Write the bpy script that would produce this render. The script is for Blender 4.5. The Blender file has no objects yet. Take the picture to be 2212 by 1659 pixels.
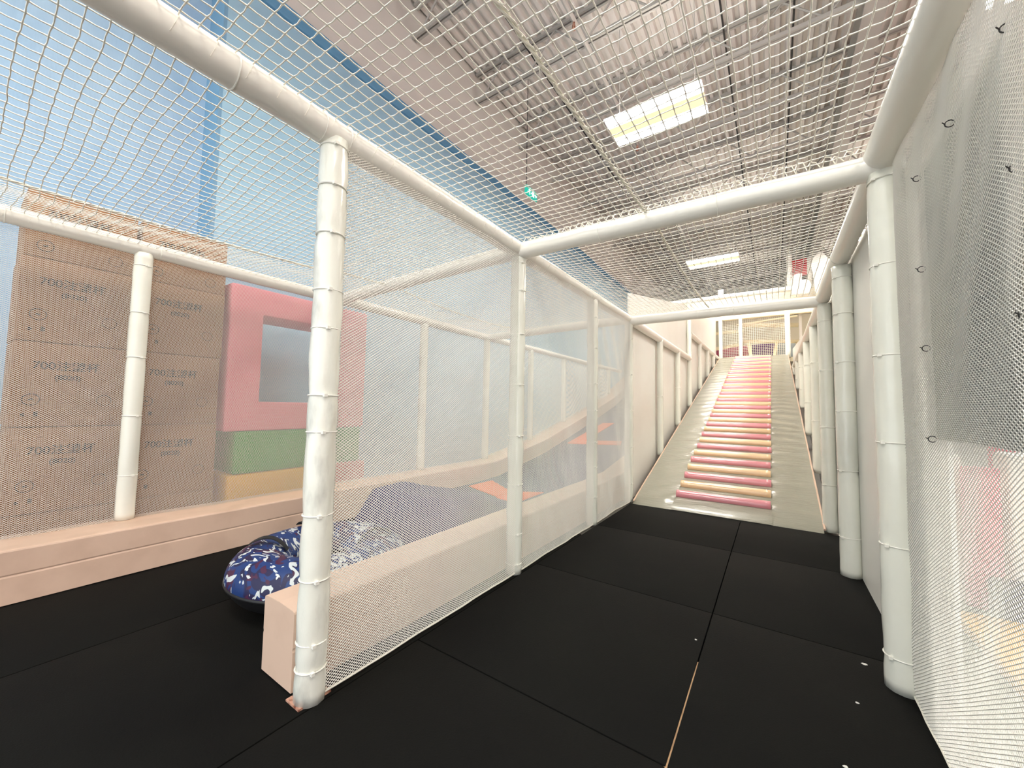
import bpy, math, random
from mathutils import Vector, Matrix, noise
R_ = random.Random(7)
C = bpy.context.scene.collection
SC = bpy.context.scene

# ------------------------------------------------------------------ camera, world, lights
cam_d = bpy.data.cameras.new('camera'); cam = bpy.data.objects.new('camera', cam_d); C.objects.link(cam)
cam_d.sensor_width = 36.0; cam_d.lens = 833.0 / 2212.0 * 36.0; cam_d.clip_start = 0.02; cam_d.clip_end = 200
rot = Matrix(((0.82757453, 0.01753967, 0.56108177),
              (0.56106546, -0.05798998, -0.82573768),
              (0.01805395, 0.99816307, -0.05783194)))
cam.matrix_world = Matrix.Translation((0, 0, 1.0)) @ rot.to_4x4()
SC.camera = cam
SC.view_settings.view_transform = 'Standard'; SC.view_settings.look = 'None'
SC.view_settings.exposure = 0.5; SC.view_settings.gamma = 1.0
SC.view_settings.use_curve_mapping = False
w = bpy.data.worlds.new('world'); SC.world = w; w.use_nodes = True
w.node_tree.nodes['Background'].inputs[0].default_value = (0.93, 0.97, 1.0, 1)
w.node_tree.nodes['Background'].inputs[1].default_value = 1.55      # even soft fill, added through the end left open behind the camera
LAMP_E = 70.0      # radiance of the fluorescent diffusers
FILL_UP_E = 16.0  # upward glow added on top of the housings to lift the roof deck
LAMP_SPOTS = [(-1.28, 5.27), (2.25, 5.27), (-1.30, 11.45), (2.25, 11.45), (-1.28, -0.9), (2.25, -0.9), (5.8, 5.27), (-1.3, 17.6), (2.25, 17.6)]

# ------------------------------------------------------------------ materials
def mat(name, col, rough=0.5, spec=0.5, coat=0.0, bump=None, var=None, emit=None, trans=0.0, metal=0.0):
    m = bpy.data.materials.new(name); m.use_nodes = True
    nt = m.node_tree; b = nt.nodes['Principled BSDF']
    b.inputs['Base Color'].default_value = (*col, 1); b.inputs['Roughness'].default_value = rough
    b.inputs['Specular IOR Level'].default_value = spec; b.inputs['Metallic'].default_value = metal
    b.inputs['Coat Weight'].default_value = coat; b.inputs['Coat Roughness'].default_value = 0.12
    if emit:
        b.inputs['Emission Color'].default_value = (*emit[0], 1); b.inputs['Emission Strength'].default_value = emit[1]
    tc = nt.nodes.new('ShaderNodeTexCoord')
    if var:   # (scale, second colour, lo, hi, stretch)
        mp = nt.nodes.new('ShaderNodeMapping'); nt.links.new(tc.outputs['Object'], mp.inputs[0])
        if len(var) > 4: mp.inputs['Scale'].default_value = var[4]
        n = nt.nodes.new('ShaderNodeTexNoise'); n.inputs['Scale'].default_value = var[0]; n.inputs['Detail'].default_value = 5
        nt.links.new(mp.outputs[0], n.inputs['Vector'])
        r = nt.nodes.new('ShaderNodeValToRGB'); nt.links.new(n.outputs['Fac'], r.inputs[0])
        r.color_ramp.elements[0].position = var[2]; r.color_ramp.elements[1].position = var[3]
        r.color_ramp.elements[0].color = (*col, 1); r.color_ramp.elements[1].color = (*var[1], 1)
        nt.links.new(r.outputs[0], b.inputs['Base Color'])
    if bump:  # (scale, strength, distance, stretch)
        mp = nt.nodes.new('ShaderNodeMapping'); nt.links.new(tc.outputs['Object'], mp.inputs[0])
        if len(bump) > 3: mp.inputs['Scale'].default_value = bump[3]
        n = nt.nodes.new('ShaderNodeTexNoise'); n.inputs['Scale'].default_value = bump[0]; n.inputs['Detail'].default_value = 4
        nt.links.new(mp.outputs[0], n.inputs['Vector'])
        bp = nt.nodes.new('ShaderNodeBump'); bp.inputs['Strength'].default_value = bump[1]; bp.inputs['Distance'].default_value = bump[2]
        nt.links.new(n.outputs['Fac'], bp.inputs['Height']); nt.links.new(bp.outputs[0], b.inputs['Normal'])
    return m

def srgb(r, g, b):
    f = lambda v: (v / 255 / 12.92) if v / 255 <= 0.04045 else ((v / 255 + 0.055) / 1.055) ** 2.4
    return (f(r), f(g), f(b))

M = {}
M['post'] = mat('white_vinyl', srgb(236, 236, 224), 0.22, 0.5, 0.4, bump=(9, 0.25, 0.01, (1, 1, 0.35)), var=(3.0, srgb(226, 225, 212), 0.45, 0.75))
M['post_dirty'] = mat('scuffed_white_vinyl', srgb(236, 236, 224), 0.25, 0.5, 0.35, bump=(14, 0.55, 0.012, (1, 1, 0.5)), var=(9.0, srgb(168, 166, 158), 0.54, 0.76, (1, 1, 0.4)))
M['rail'] = mat('white_rail_vinyl', srgb(234, 231, 222), 0.32, 0.5, 0.1, bump=(6, 0.12, 0.01))
M['tie'] = mat('cable_tie_plastic', srgb(238, 236, 226), 0.35)
M['black_tie'] = mat('black_tie_plastic', (0.01, 0.01, 0.01), 0.4)
M['net'] = mat('white_net_cord', srgb(244, 240, 228), 0.8, 0.2)
M['mesh'] = mat('white_fine_mesh', srgb(240, 237, 228), 0.8, 0.2)
M['sheet'] = mat('white_wall_vinyl', srgb(233, 232, 225), 0.38, 0.4, bump=(2.5, 0.15, 0.02), var=(1.2, srgb(225, 222, 214), 0.4, 0.7))
M['rope'] = mat('seam_rope', srgb(236, 232, 218), 0.85, 0.2)
M['peach'] = mat('peach_vinyl', srgb(222, 192, 170), 0.42, 0.4, bump=(5, 0.15, 0.012), var=(4.0, srgb(208, 178, 156), 0.5, 0.75))
M['mat'] = mat('black_rubber', srgb(12, 12, 11), 0.8, 0.12, bump=(160, 0.35, 0.003), var=(1.6, srgb(18, 18, 15), 0.35, 0.75))
M['plywood'] = mat('plywood', srgb(196, 158, 118), 0.7, bump=(20, 0.2, 0.003), var=(10, srgb(160, 124, 90), 0.4, 0.7, (8, 1, 1)))
M['concrete'] = mat('concrete', srgb(120, 118, 112), 0.9)
M['rust'] = mat('rusty_steel', srgb(196, 150, 128), 0.8, var=(40, srgb(120, 66, 46), 0.45, 0.6))
M['ramp'] = mat('grey_ramp_vinyl', srgb(152, 149, 135), 0.26, 0.5, 0.35, bump=(7, 0.5, 0.02, (0.9, 6, 1)))
M['roll_pink'] = mat('pink_roller_vinyl', srgb(222, 142, 152), 0.2, 0.5, 0.5, bump=(30, 0.35, 0.01, (0.4, 1, 1)))
M['roll_peach'] = mat('peach_roller_vinyl', srgb(238, 204, 160), 0.22, 0.5, 0.5, bump=(30, 0.35, 0.01, (0.4, 1, 1)))
M['blue'] = mat('sky_blue_wall_paint', srgb(154, 190, 210), 0.6, 0.3)
M['blue_strip'] = mat('mid_blue_panel_edge', srgb(116, 156, 184), 0.6, 0.3)
M['blue_dark'] = mat('deep_blue_wall_paint', srgb(96, 146, 180), 0.6, 0.3)
M['blue_sheet'] = mat('blue_painted_panel', srgb(162, 191, 213), 0.5, 0.35, bump=(1.8, 0.5, 0.03, (3, 3, 1)), var=(1.4, srgb(146, 180, 208), 0.4, 0.7))
M['grey_wall'] = mat('warm_grey_wall_paint', srgb(212, 209, 202), 0.8, 0.2)
M['far_wall'] = mat('cream_wall_paint', srgb(236, 228, 212), 0.8, 0.2)
M['pink_wall'] = mat('pink_wall_paint', srgb(234, 170, 176), 0.8, 0.2)
M['deck'] = mat('grey_roof_deck', srgb(220, 214, 208), 0.6, 0.3)
M['steel'] = mat('grey_joist_paint', srgb(176, 172, 166), 0.55, 0.3)
M['pipe'] = mat('black_pipe', (0.02, 0.02, 0.02), 0.5)
M['carton'] = mat('brown_cardboard', srgb(150, 112, 82), 0.8, 0.2, bump=(12, 0.1, 0.004), var=(3, srgb(138, 102, 74), 0.4, 0.7))
M['ink'] = mat('dark_print_ink', srgb(48, 40, 36), 0.7)
M['tape'] = mat('grey_dust_sheet', srgb(146, 156, 158), 0.5)
M['foam_pink'] = mat('pink_foam_vinyl', srgb(226, 128, 142), 0.45, bump=(5, 0.15, 0.01))
M['foam_green'] = mat('green_foam_vinyl', srgb(44, 142, 58), 0.45, bump=(5, 0.15, 0.01))
M['foam_yellow'] = mat('yellow_foam_vinyl', srgb(222, 166, 26), 0.45, bump=(5, 0.15, 0.01))
M['foam_red'] = mat('red_foam_vinyl', srgb(200, 62, 66), 0.45, bump=(5, 0.15, 0.01))
M['foam_navy'] = mat('navy_foam_vinyl', srgb(34, 36, 70), 0.45, bump=(5, 0.15, 0.01))
M['navy'] = mat('navy_slide_mat', srgb(44, 46, 92), 0.6, 0.3, bump=(60, 0.3, 0.004))
M['orange'] = mat('orange_mat_print', srgb(240, 104, 54), 0.6, 0.3)
M['cream'] = mat('cream_vinyl', srgb(246, 232, 198), 0.4)
M['white_board'] = mat('white_board', srgb(244, 240, 230), 0.5)
M['magenta'] = mat('magenta_padding', srgb(170, 70, 96), 0.5)
M['rear_grey'] = mat('pale_grey_rear_panel', srgb(196, 188, 164), 0.7)
M['purple'] = mat('purple_padding', srgb(96, 48, 110), 0.5, var=(30, srgb(200, 160, 200), 0.62, 0.66))
M['banner'] = mat('grey_banner', srgb(124, 126, 124), 0.6, 0.3, var=(2.6, srgb(148, 145, 124), 0.45, 0.62))
M['black_rubber'] = mat('black_tube_rubber', (0.006, 0.006, 0.007), 0.5)
M['strap'] = mat('black_webbing', (0.012, 0.012, 0.013), 0.8)
M['lamp_white'] = mat('lamp_enamel', srgb(240, 238, 230), 0.4)
M['tube_light'] = mat('fluorescent_light', (1, 1, 1), 0.4, emit=((1.0, 0.955, 0.87), LAMP_E))
M['lens_warm'] = mat('warm_lamp_lens', (.5, .45, .3), 0.4, emit=((1.0, 0.86, 0.42), 0.8))
M['fill_up'] = mat('added_uplight_glow', (1, 1, 1), 0.4, emit=((1.0, 0.93, 0.84), FILL_UP_E))
M['sign_green'] = mat('green_exit_sign', srgb(20, 150, 130), 0.4, emit=(srgb(30, 190, 165), 0.5))
M['sign_white'] = mat('white_exit_pictogram', (1, 1, 1), 0.4, emit=((0.9, 1.0, 1.0), 1.0))
M['chip'] = mat('paper_scrap', srgb(225, 222, 215), 0.8)

def camo():
    m = bpy.data.materials.new('camouflage_fabric'); m.use_nodes = True
    nt = m.node_tree; b = nt.nodes['Principled BSDF']; b.inputs['Roughness'].default_value = 0.55
    tc = nt.nodes.new('ShaderNodeTexCoord')
    def layer(scale, stretch, seed, lo, hi, rz):
        mp = nt.nodes.new('ShaderNodeMapping'); nt.links.new(tc.outputs['Object'], mp.inputs[0])
        mp.inputs['Scale'].default_value = stretch; mp.inputs['Location'].default_value = (seed, seed * 2.1, seed)
        mp.inputs['Rotation'].default_value = (0, 0, rz)
        n = nt.nodes.new('ShaderNodeTexNoise'); n.inputs['Scale'].default_value = scale; n.inputs['Detail'].default_value = 1.0
        n.inputs['Distortion'].default_value = 1.6
        nt.links.new(mp.outputs[0], n.inputs['Vector'])
        r = nt.nodes.new('ShaderNodeValToRGB'); nt.links.new(n.outputs['Fac'], r.inputs[0])
        r.color_ramp.elements[0].position = lo; r.color_ramp.elements[1].position = hi
        return r.outputs[0]
    f1 = layer(9, (1, 1.6, 1), 3.1, 0.52, 0.54, 0.5)
    f2 = layer(13, (1, 2.0, 1), 8.7, 0.57, 0.585, 0.9)
    f3 = layer(9, (1, 1.3, 1), 14.0, 0.59, 0.61, 0.2)
    def mix(fac, a, c):
        x = nt.nodes.new('ShaderNodeMix'); x.data_type = 'RGBA'
        nt.links.new(fac, x.inputs['Factor'])
        if isinstance(a, tuple): x.inputs[6].default_value = (*a, 1)
        else: nt.links.new(a, x.inputs[6])
        x.inputs[7].default_value = (*c, 1); return x.outputs[2]
    o = mix(f1, srgb(20, 52, 108), srgb(26, 24, 66)); o = mix(f3, o, srgb(68, 26, 58)); o = mix(f2, o, srgb(200, 206, 206))
    nt.links.new(o, b.inputs['Base Color']); return m
M['camo'] = camo()

# ------------------------------------------------------------------ mesh helpers
class MB:
    def __init__(s): s.v = []; s.f = []
    def box(s, a, b, rz=0.0, c=None):
        n = len(s.v); x0, y0, z0 = a; x1, y1, z1 = b
        s.v += [(x0,y0,z0),(x1,y0,z0),(x1,y1,z0),(x0,y1,z0),(x0,y0,z1),(x1,y0,z1),(x1,y1,z1),(x0,y1,z1)]
        s.f += [(n,n+3,n+2,n+1),(n+4,n+5,n+6,n+7),(n,n+1,n+5,n+4),(n+1,n+2,n+6,n+5),(n+2,n+3,n+7,n+6),(n+3,n,n+4,n+7)]
        return s
    def quad(s, *p):
        n = len(s.v); s.v += list(p); s.f.append(tuple(range(n, n + len(p)))); return s
    def tube(s, pts, r, k=8, cap=True, closed=False):
        pts = [Vector(p) for p in pts]; n0 = len(s.v); m = len(pts)
        rs = r if isinstance(r, (list, tuple)) else [r] * m
        up = None
        for i, p in enumerate(pts):
            if closed: t = pts[(i + 1) % m] - pts[i - 1]
            else: t = pts[min(i + 1, m - 1)] - pts[max(i - 1, 0)]
            t.normalize()
            if up is None:
                up = Vector((0, 0, 1)) if abs(t.z) < 0.9 else Vector((1, 0, 0))
            a = t.cross(up); a.normalize(); b = a.cross(t); b.normalize(); up = b
            for j in range(k):
                q = 2 * math.pi * j / k
                s.v.append(tuple(p + (a * math.cos(q) + b * math.sin(q)) * rs[i]))
        for i in range(m if closed else m - 1):
            i2 = (i + 1) % m
            for j in range(k):
                j2 = (j + 1) % k
                s.f.append((n0+i*k+j, n0+i2*k+j, n0+i2*k+j2, n0+i*k+j2))
        if cap and not closed:
            s.f.append(tuple(n0 + j for j in range(k))[::-1]); s.f.append(tuple(n0 + (m-1)*k + j for j in range(k)))
        return s
    def ring(s, c, R, r, axis='z', n=28, k=6, squash=1.0):
        pts = []
        for i in range(n):
            q = 2*math.pi*i/n; u, v = R*math.cos(q), R*math.sin(q)*squash
            pts.append({'z': (c[0]+u, c[1]+v, c[2]), 'y': (c[0]+u, c[1], c[2]+v), 'x': (c[0], c[1]+u, c[2]+v)}[axis])
        return s.tube(pts, r, k, closed=True)
    def grid(s, nu, nv, fn, thick=None):
        n = len(s.v)
        for i in range(nu + 1):
            for j in range(nv + 1): s.v.append(tuple(fn(i / nu, j / nv)))
        for i in range(nu):
            for j in range(nv):
                a = n + i*(nv+1) + j; s.f.append((a, a+nv+1, a+nv+2, a+1))
        return s
    def lathe(s, prof, n=32, c=(0,0,0)):
        n0 = len(s.v); m = len(prof)
        for i in range(n):
            q = 2*math.pi*i/n
            for r, z in prof: s.v.append((c[0]+r*math.cos(q), c[1]+r*math.sin(q), c[2]+z))
        for i in range(n):
            for j in range(m - 1):
                i2 = (i+1) % n; s.f.append((n0+i*m+j, n0+i2*m+j, n0+i2*m+j+1, n0+i*m+j+1))
        return s
    def prism(s, poly, axis, a, b):
        """poly of 2D points extruded along axis 'x','y','z' from a to b"""
        n = len(s.v); m = len(poly)
        P = {'x': lambda u, v, w: (w, u, v), 'y': lambda u, v, w: (u, w, v), 'z': lambda u, v, w: (u, v, w)}[axis]
        for w_ in (a, b):
            for u, v in poly: s.v.append(P(u, v, w_))
        s.f.append(tuple(range(n, n+m))[::-1]); s.f.append(tuple(range(n+m, n+2*m)))
        for i in range(m):
            j = (i+1) % m; s.f.append((n+i, n+j, n+m+j, n+m+i))
        return s
    def mesh(s, name, m, smooth=False):
        me = bpy.data.meshes.new(name); me.from_pydata(s.v, [], s.f); me.update()
        me.materials.append(m if not isinstance(m, str) else M[m])
        if smooth: me.polygons.foreach_set('use_smooth', [True] * len(me.polygons))
        return me
    def build(s, name, m, parent=None, smooth=False, bevel=0.0, seg=3, fix=True):
        o = bpy.data.objects.new(name, s.mesh(name, m, smooth)); C.objects.link(o)
        if parent is not None: o.parent = parent
        if bevel:
            import bmesh
            b = bmesh.new(); b.from_mesh(o.data)
            bmesh.ops.recalc_face_normals(b, faces=b.faces)
            bmesh.ops.bevel(b, geom=[e for e in b.edges if len(e.link_faces) == 2 and e.calc_face_angle(0) > 0.5], offset=bevel, segments=seg, profile=0.6, affect='EDGES')
            b.to_mesh(o.data); b.free()
            o.data.polygons.foreach_set('use_smooth', [True] * len(o.data.polygons))
            try: o.data.set_sharp_from_angle(angle=math.radians(50))
            except Exception: pass
        return o

def tag(o, label=None, cat=None, group=None, kind=None):
    if label: o['label'] = label
    if cat: o['category'] = cat
    if group: o['group'] = group
    if kind: o['kind'] = kind
    return o
def empty(name, loc=(0,0,0)):
    o = bpy.data.objects.new(name, None); o.location = loc; o.empty_display_size = 0.1; C.objects.link(o); return o
def thing(name, label, cat, loc=(0,0,0), group=None): return tag(empty(name, loc), label, cat, group)
def copy_tree(o, parent=None, loc=None):
    c = o.copy(); C.objects.link(c)
    if parent is not None: c.parent = parent
    if loc is not None: c.location = loc
    for ch in list(o.children):
        copy_tree(ch, c)
    return c
ORD = ['first','second','third','fourth','fifth','sixth','seventh','eighth','ninth','tenth','eleventh','twelfth','thirteenth','fourteenth','fifteenth','sixteenth','seventeenth','eighteenth','nineteenth','twentieth']
def nz(x, y, z=0.0): return noise.noise(Vector((x, y, z)))

# ------------------------------------------------------------------ main dimensions
XL, XR, XF = -1.32, 0.375, -3.30         # partition, right side, far left fence (post centres)
ZT, ZF = 1.985, 1.955                    # rail heights
WX = -4.30                               # blue wall
PY = [0.755, 1.995, 3.20, 4.22]
RY = [2.02, 3.19, 4.24]
RAMP0, RK, RAMP1 = 4.13, 0.30, 12.3
def rampz(y): return (y - RAMP0) * RK

# ------------------------------------------------------------------ building shell
def struct(name, mb, m, **k): return tag(mb.build(name, m, **k), kind='structure')
struct('floor', MB().box((-5.2, -4, -0.12), (8.2, 31, -0.022)), 'concrete')
wl = struct('wall_left', MB().box((WX-0.3, 1.33, -0.02), (WX, 30, 5.13)), 'blue')
struct('trim_1', MB().box((WX-0.05, 1.33, 5.13), (WX+0.035, 30, 5.29)), 'blue_dark', bevel=0.02)
struct('wall_left_recess', MB().box((-4.93, -4, -0.02), (-4.65, 1.33, 5.4)), 'blue_sheet')
e = MB(); e.box((-4.66, 1.30, -0.02), (WX-0.001, 1.335, 5.13)); struct('trim_2', e, 'blue_strip')
struct('wall_left_upper', MB().box((WX-0.55, -4, 5.13), (WX-0.12, 30, 7.25)), 'grey_wall')
struct('wall_back', MB().box((-5, 30, -0.02), (8, 30.3, 7.3)), 'far_wall')
struct('wall_right', MB().box((7.6, -4, -0.02), (7.9, 30, 7.3)), 'pink_wall')
# corrugated deck
d = MB(); x = -4.9; n = 0; prof = []
while x < 7.9:
    prof += [(x, 7.12), (x+0.055, 7.12), (x+0.075, 7.05), (x+0.13, 7.05)]; x += 0.15
for (xa, za), (xb, zb) in zip(prof[:-1], prof[1:]): d.quad((xa,-4,za),(xb,-4,zb),(xb,30.2,zb),(xa,30.2,za))
d.box((-4.9, -4, 7.2), (7.9, 30.2, 7.3))
struct('ceiling', d, 'deck')
# small stains on the recessed blue panel
for (py, pz) in [(0.47, 4.10), (0.47, 3.77)]:
    pass
# open-web joists
def joist():
    j = MB(); zb, zt = 6.52, 7.04
    for zz in (zb, zt):
        j.box((-4.4, -0.045, zz-0.03), (7.5, -0.012, zz+0.03)); j.box((-4.4, 0.012, zz-0.03), (7.5, 0.045, zz+0.03))
    x = -4.3; up = True
    while x < 7.4:
        a, b = ((x,0,zb), (x+0.5,0,zt)) if up else ((x,0,zt), (x+0.5,0,zb))
        j.tube([a, b], 0.016, 5); x += 0.5; up = not up
    return j
j0 = None
for i in range(20):
    y = 0.75 + 1.47 * i
    if j0 is None:
        j0 = tag(joist().build('roof_joist', 'steel'), 'grey open-web steel joist under the roof deck, first from the camera', 'joist', 'roof joists'); j0.location = (0, y, 0)
    else:
        o = j0.copy(); C.objects.link(o); o.location = (0, y, 0)
        o['label'] = 'grey open-web steel joist under the roof deck, %s from the camera' % ORD[i]
b = MB()
for zz in (6.45, 6.85): b.box((1.1, 0, zz-0.02), (1.35, 30, zz+0.02))
b.box((1.21, 0, 6.45), (1.24, 30, 6.85))
tag(b.build('roof_girder', 'steel'), 'grey steel girder running the length of the roof', 'girder')
for i, (x0, y0, y1, lab) in enumerate([(-0.55, 1, 29, 'thin black conduit under the roof above the near light'), (0.35, 1, 29, 'thin black conduit under the roof right of the near light'), (-3.3, 4, 29, 'thin black conduit under the roof beside the left wall')]):
    tag(MB().tube([(x0, y0, 6.95), (x0, y1, 6.95)], 0.013, 6).build('conduit', 'pipe'), lab, 'pipe')
sp = thing('sprinkler_pipe', 'grey sprinkler pipe crossing under the roof joists', 'pipe', (0, 0, 0))
MB().tube([(-2.2, 1, 6.35), (-2.2, 29, 6.35)], 0.035, 8).build('pipe_run', 'steel', sp)
for y in (4.6, 7.6, 10.6, 13.6):
    MB().tube([(-2.2, y, 6.34), (-2.2, y, 6.22)], [0.015, 0.03], 8).build('sprinkler_head', 'rust', sp)

# ------------------------------------------------------------------ ceiling lights
def fixture(first):
    t = empty('ceiling_light')
    L, Wd = 0.61, 0.31
    h = MB(); h.prism([(-Wd-0.02, 0.0), (Wd+0.02, 0.0), (0.2, 0.10), (-0.2, 0.10)], 'x', -L-0.01, L+0.01)
    h.v = [(x_, y_, z_ + 0.012) for x_, y_, z_ in h.v]
    h.build('housing', 'lamp_white', t)
    for s_ in (-1, 1):
        MB().box((-L, min(s_*0.115, s_*Wd), 0.0), (L, max(s_*0.115, s_*Wd), 0.01)).build('diffuser', 'tube_light', t)
    MB().box((-L, -0.115, 0.0), (L, 0.115, 0.01)).build('centre_lens', 'lens_warm', t)
    for s_ in (-1, 1):
        MB().tube([(s_*0.5, 0, 0.11), (s_*0.5, 0, 1.98)], 0.004, 5).build('hanger_wire', 'steel', t)
    MB().box((-L+0.05, -0.15, 0.114), (L-0.05, 0.15, 0.124)).build('added_uplight', 'fill_up', t)  # glowing strip added above the housing to brighten the deck
    return t
lamp_labels = ['bright rectangular ceiling light nearest above the corridor net', 'ceiling light at the top right corner behind the fine mesh',
               'smaller-looking far ceiling light above the end of the corridor', 'far ceiling light to the right of the corridor', 'ceiling light over the corridor entrance',
               'ceiling light right of the corridor entrance', 'ceiling light by the pink wall', 'distant ceiling light beyond the upper platform, left', 'distant ceiling light beyond the upper platform, right']
f0 = None
for (x_, y_), lab in zip(LAMP_SPOTS, lamp_labels):
    o = fixture(True) if f0 is None else copy_tree(f0)
    if f0 is None: f0 = o
    o.location = (x_, y_, 5.0); tag(o, lab, 'ceiling light', 'hanging ceiling lights')

# exit sign hanging by the left wall
ex = thing('exit_sign', 'green running-man exit sign hanging by the left wall', 'exit sign', (-3.6, 5.8, 4.80))
MB().box((-0.025, -0.18, 0), (0.025, 0.18, 0.16)).build('sign_body', 'sign_green', ex, bevel=0.006)
p = MB()
p.box((0.026, 0.0, 0.02), (0.028, 0.07, 0.14)); p.box((0.026, -0.03, 0.055), (0.028, 0.0, 0.075))
p.tube([(0.027, -0.085, 0.125), (0.027, -0.084, 0.125)], 0.013, 8)
for a, c in [((-0.085, 0.11), (-0.10, 0.07)), ((-0.10, 0.07), (-0.075, 0.04)), ((-0.075, 0.04), (-0.085, 0.015)), ((-0.10, 0.07), (-0.13, 0.045)), ((-0.13, 0.045), (-0.15, 0.05)), ((-0.09, 0.105), (-0.06, 0.085)), ((-0.09, 0.10), (-0.12, 0.095))]:
    p.tube([(0.027, a[0], a[1]), (0.027, c[0], c[1])], 0.0075, 6)
p.prism([(0.095, 0.08), (0.13, 0.115), (0.13, 0.092), (0.165, 0.092), (0.165, 0.068), (0.13, 0.068), (0.13, 0.045)], 'x', 0.026, 0.028)
p.build('pictogram', 'sign_white', ex)
MB().tube([(0, -0.16, 0.16), (0, -0.16, 2.27)], 0.006, 6).build('hanger_rod', 'pipe', ex)

# ------------------------------------------------------------------ rubber mats
def mats(xs, ys, side):
    g0 = 0.0025
    for i in range(len(xs) - 1):
        for j in range(len(ys) - 1):
            x0, x1, y0, y1 = xs[i]+g0, xs[i+1]-g0, ys[j]+g0, ys[j+1]-g0
            m = MB(); ax = -0.012 if (side == 'corridor' and i == 0 and j == 1) else 0.0
            m.prism([(x0, y0), (x1 + ax, y0), (x1, y1), (x0, y1)], 'z', -0.022, 0.0)
            col = ['left', 'right'][i] if side == 'corridor' else ['inner', 'outer'][i]
            o = m.build('rubber_mat', 'mat', bevel=0.0025, seg=2)
            if side == 'corridor': lab = '%s black rubber floor mat in the corridor, %s row from the camera' % (col, ORD[j])
            else: lab = 'black tube lane mat by the %s, %s row from the camera' % ('far curb' if i == 0 else 'mesh partition', ORD[j])
            tag(o, lab, 'floor mat', 'black rubber floor mats')
mats([-1.275, -0.268, 0.735 - 0.28], [-0.8, 0.19, 1.197, 2.19, 3.21, 4.14], 'corridor')
mats([-3.4, -2.3, -1.275], [-1.5, -0.1, 1.4, 2.9], 'lane')
pl = MB(); pl.prism([(-0.277, 0.95), (-0.2655, 0.95), (-0.2665, 1.75), (-0.270, 1.75)], 'z', -0.021, -0.004)
tag(pl.build('wood_strip', 'plywood'), 'thin plywood strip showing in the gap between floor mats', 'wood strip')
for k_, (x_, y_, s_) in enumerate([(0.22, 1.83, 0.008), (0.10, 1.40, 0.012), (0.15, 1.49, 0.008), (-0.55, 0.90, 0.007), (-0.3, 1.9, 0.006), (0.28, 2.12, 0.01)]):
    m = MB(); m.prism([(x_+s_*math.cos(a)*R_.uniform(.6,1.1), y_+s_*math.sin(a)*R_.uniform(.4,.9)) for a in [i*1.05 for i in range(6)]], 'z', 0.0, 0.0018)
    tag(m.build('paper_scrap', 'chip'), 'tiny white scrap on the black mats, ' + ['just before the near right post', 'right of the plywood strip, larger one', 'right of the plywood strip, smaller one', 'left of the plywood strip near the camera', 'beside the centre seam', 'against the near right post'][k_], 'scrap', 'scraps on the floor mats')

# ------------------------------------------------------------------ padded posts and rails
def post(name_label, x, y, z0, z1, r=0.047, ties=(), m='post', tie_rot=0.0, wr=0.0016, seed=0, group=None, plate=False, rz=None):
    t = thing('padded_post', name_label, 'post', (x, y, z0), group)
    H = z1 - z0; nh = max(10, int(H / 0.035)); K = 22
    s = MB(); zs = [H * i / nh for i in range(nh + 1)]
    tl = [q * H for q in ties]
    for z in zs:
        dmin = min([abs(z - q) for q in tl] + [9])
        rr = r * (1 - 0.08 * math.exp(-(dmin / 0.012) ** 2))
        for j in range(K):
            a = 2*math.pi*j/K
            q = rr + wr * (nz(math.cos(a)*2.2+seed, math.sin(a)*2.2, z*9+seed) * 1.6)
            s.v.append((q*math.cos(a), q*math.sin(a), z))
    for i in range(nh):
        for j in range(K):
            j2 = (j+1) % K; s.f.append((i*K+j, i*K+j2, (i+1)*K+j2, (i+1)*K+j))
    s.f.append(tuple(range(K))[::-1]); s.f.append(tuple(nh*K + j for j in range(K)))
    s.build('foam_sleeve', m, t, smooth=True)
    for q in tl:
        c = MB(); c.ring((0, 0, q), r * 0.985, 0.0028, n=26, k=5)
        hx, hy = (r+0.003)*math.cos(tie_rot), (r+0.003)*math.sin(tie_rot)
        tt = c.build('cable_tie', 'tie', t)
        MB().box((hx-0.006, hy-0.006, q-0.005), (hx+0.006, hy+0.006, q+0.005)).build('buckle', 'tie', tt)
    return t
A1 = [0.055, 0.10, 0.205, 0.315, 0.46, 0.525, 0.645, 0.715, 0.82, 0.91, 0.985]
p1 = post('nearest white padded post with scuffed wrinkled sleeve at the partition end', XL, PY[0], 0, ZT-0.03, 0.049, A1, 'post_dirty', -0.4, 0.0032, 3)
pb = MB(); pb.box((-0.052, -0.052, -0.001), (0.03, 0.06, 0.006)); pb.build('base_plate', 'rust', p1)
def flange(t):
    pass
post('white padded post behind the mesh, second in the left partition', XL, PY[1], 0, ZT-0.03, 0.047, [.03,.12,.27,.42,.58,.74,.88,.97], 'post', -0.5, 0.003, 11)
post('white padded post, third in the left partition', XL, PY[2], 0, ZT-0.03, 0.047, [.12,.25,.36,.5,.62,.78,.92], 'post', -0.5, 0.004, 17)
post('white padded post at the foot of the ramp, left side', XL+0.005, PY[3], 0, ZT-0.03, 0.045, [.1,.3,.5,.7,.9], 'post', -0.5, 0.003, 23)
post('tall white padded post nearest on the right side', XR, RY[0], 0, ZT-0.05, 0.054, [.06,.265,.46,.63,.81,.985], 'post', 3.9, 0.002, 31)
post('white padded post, second along the right side', XR, RY[1], 0, ZT-0.05, 0.052, [.12,.33,.52,.68,.84,.96], 'post', 3.9, 0.002, 37)
post('white padded post at the foot of the ramp, right side', XR, RY[2], 0, ZT-0.05, 0.050, [.2,.45,.7,.92], 'post', 3.9, 0.002, 41)
for i, y in enumerate([5.35, 6.5, 7.7, 8.9, 10.1]):
    post('white padded post right of the ramp, %s up from the ramp foot post' % ORD[i], XR+0.01, y, rampz(y)-0.02, ZT-0.05, 0.047, [.35,.75], 'post', 3.9, 0.002, 50+i)
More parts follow.
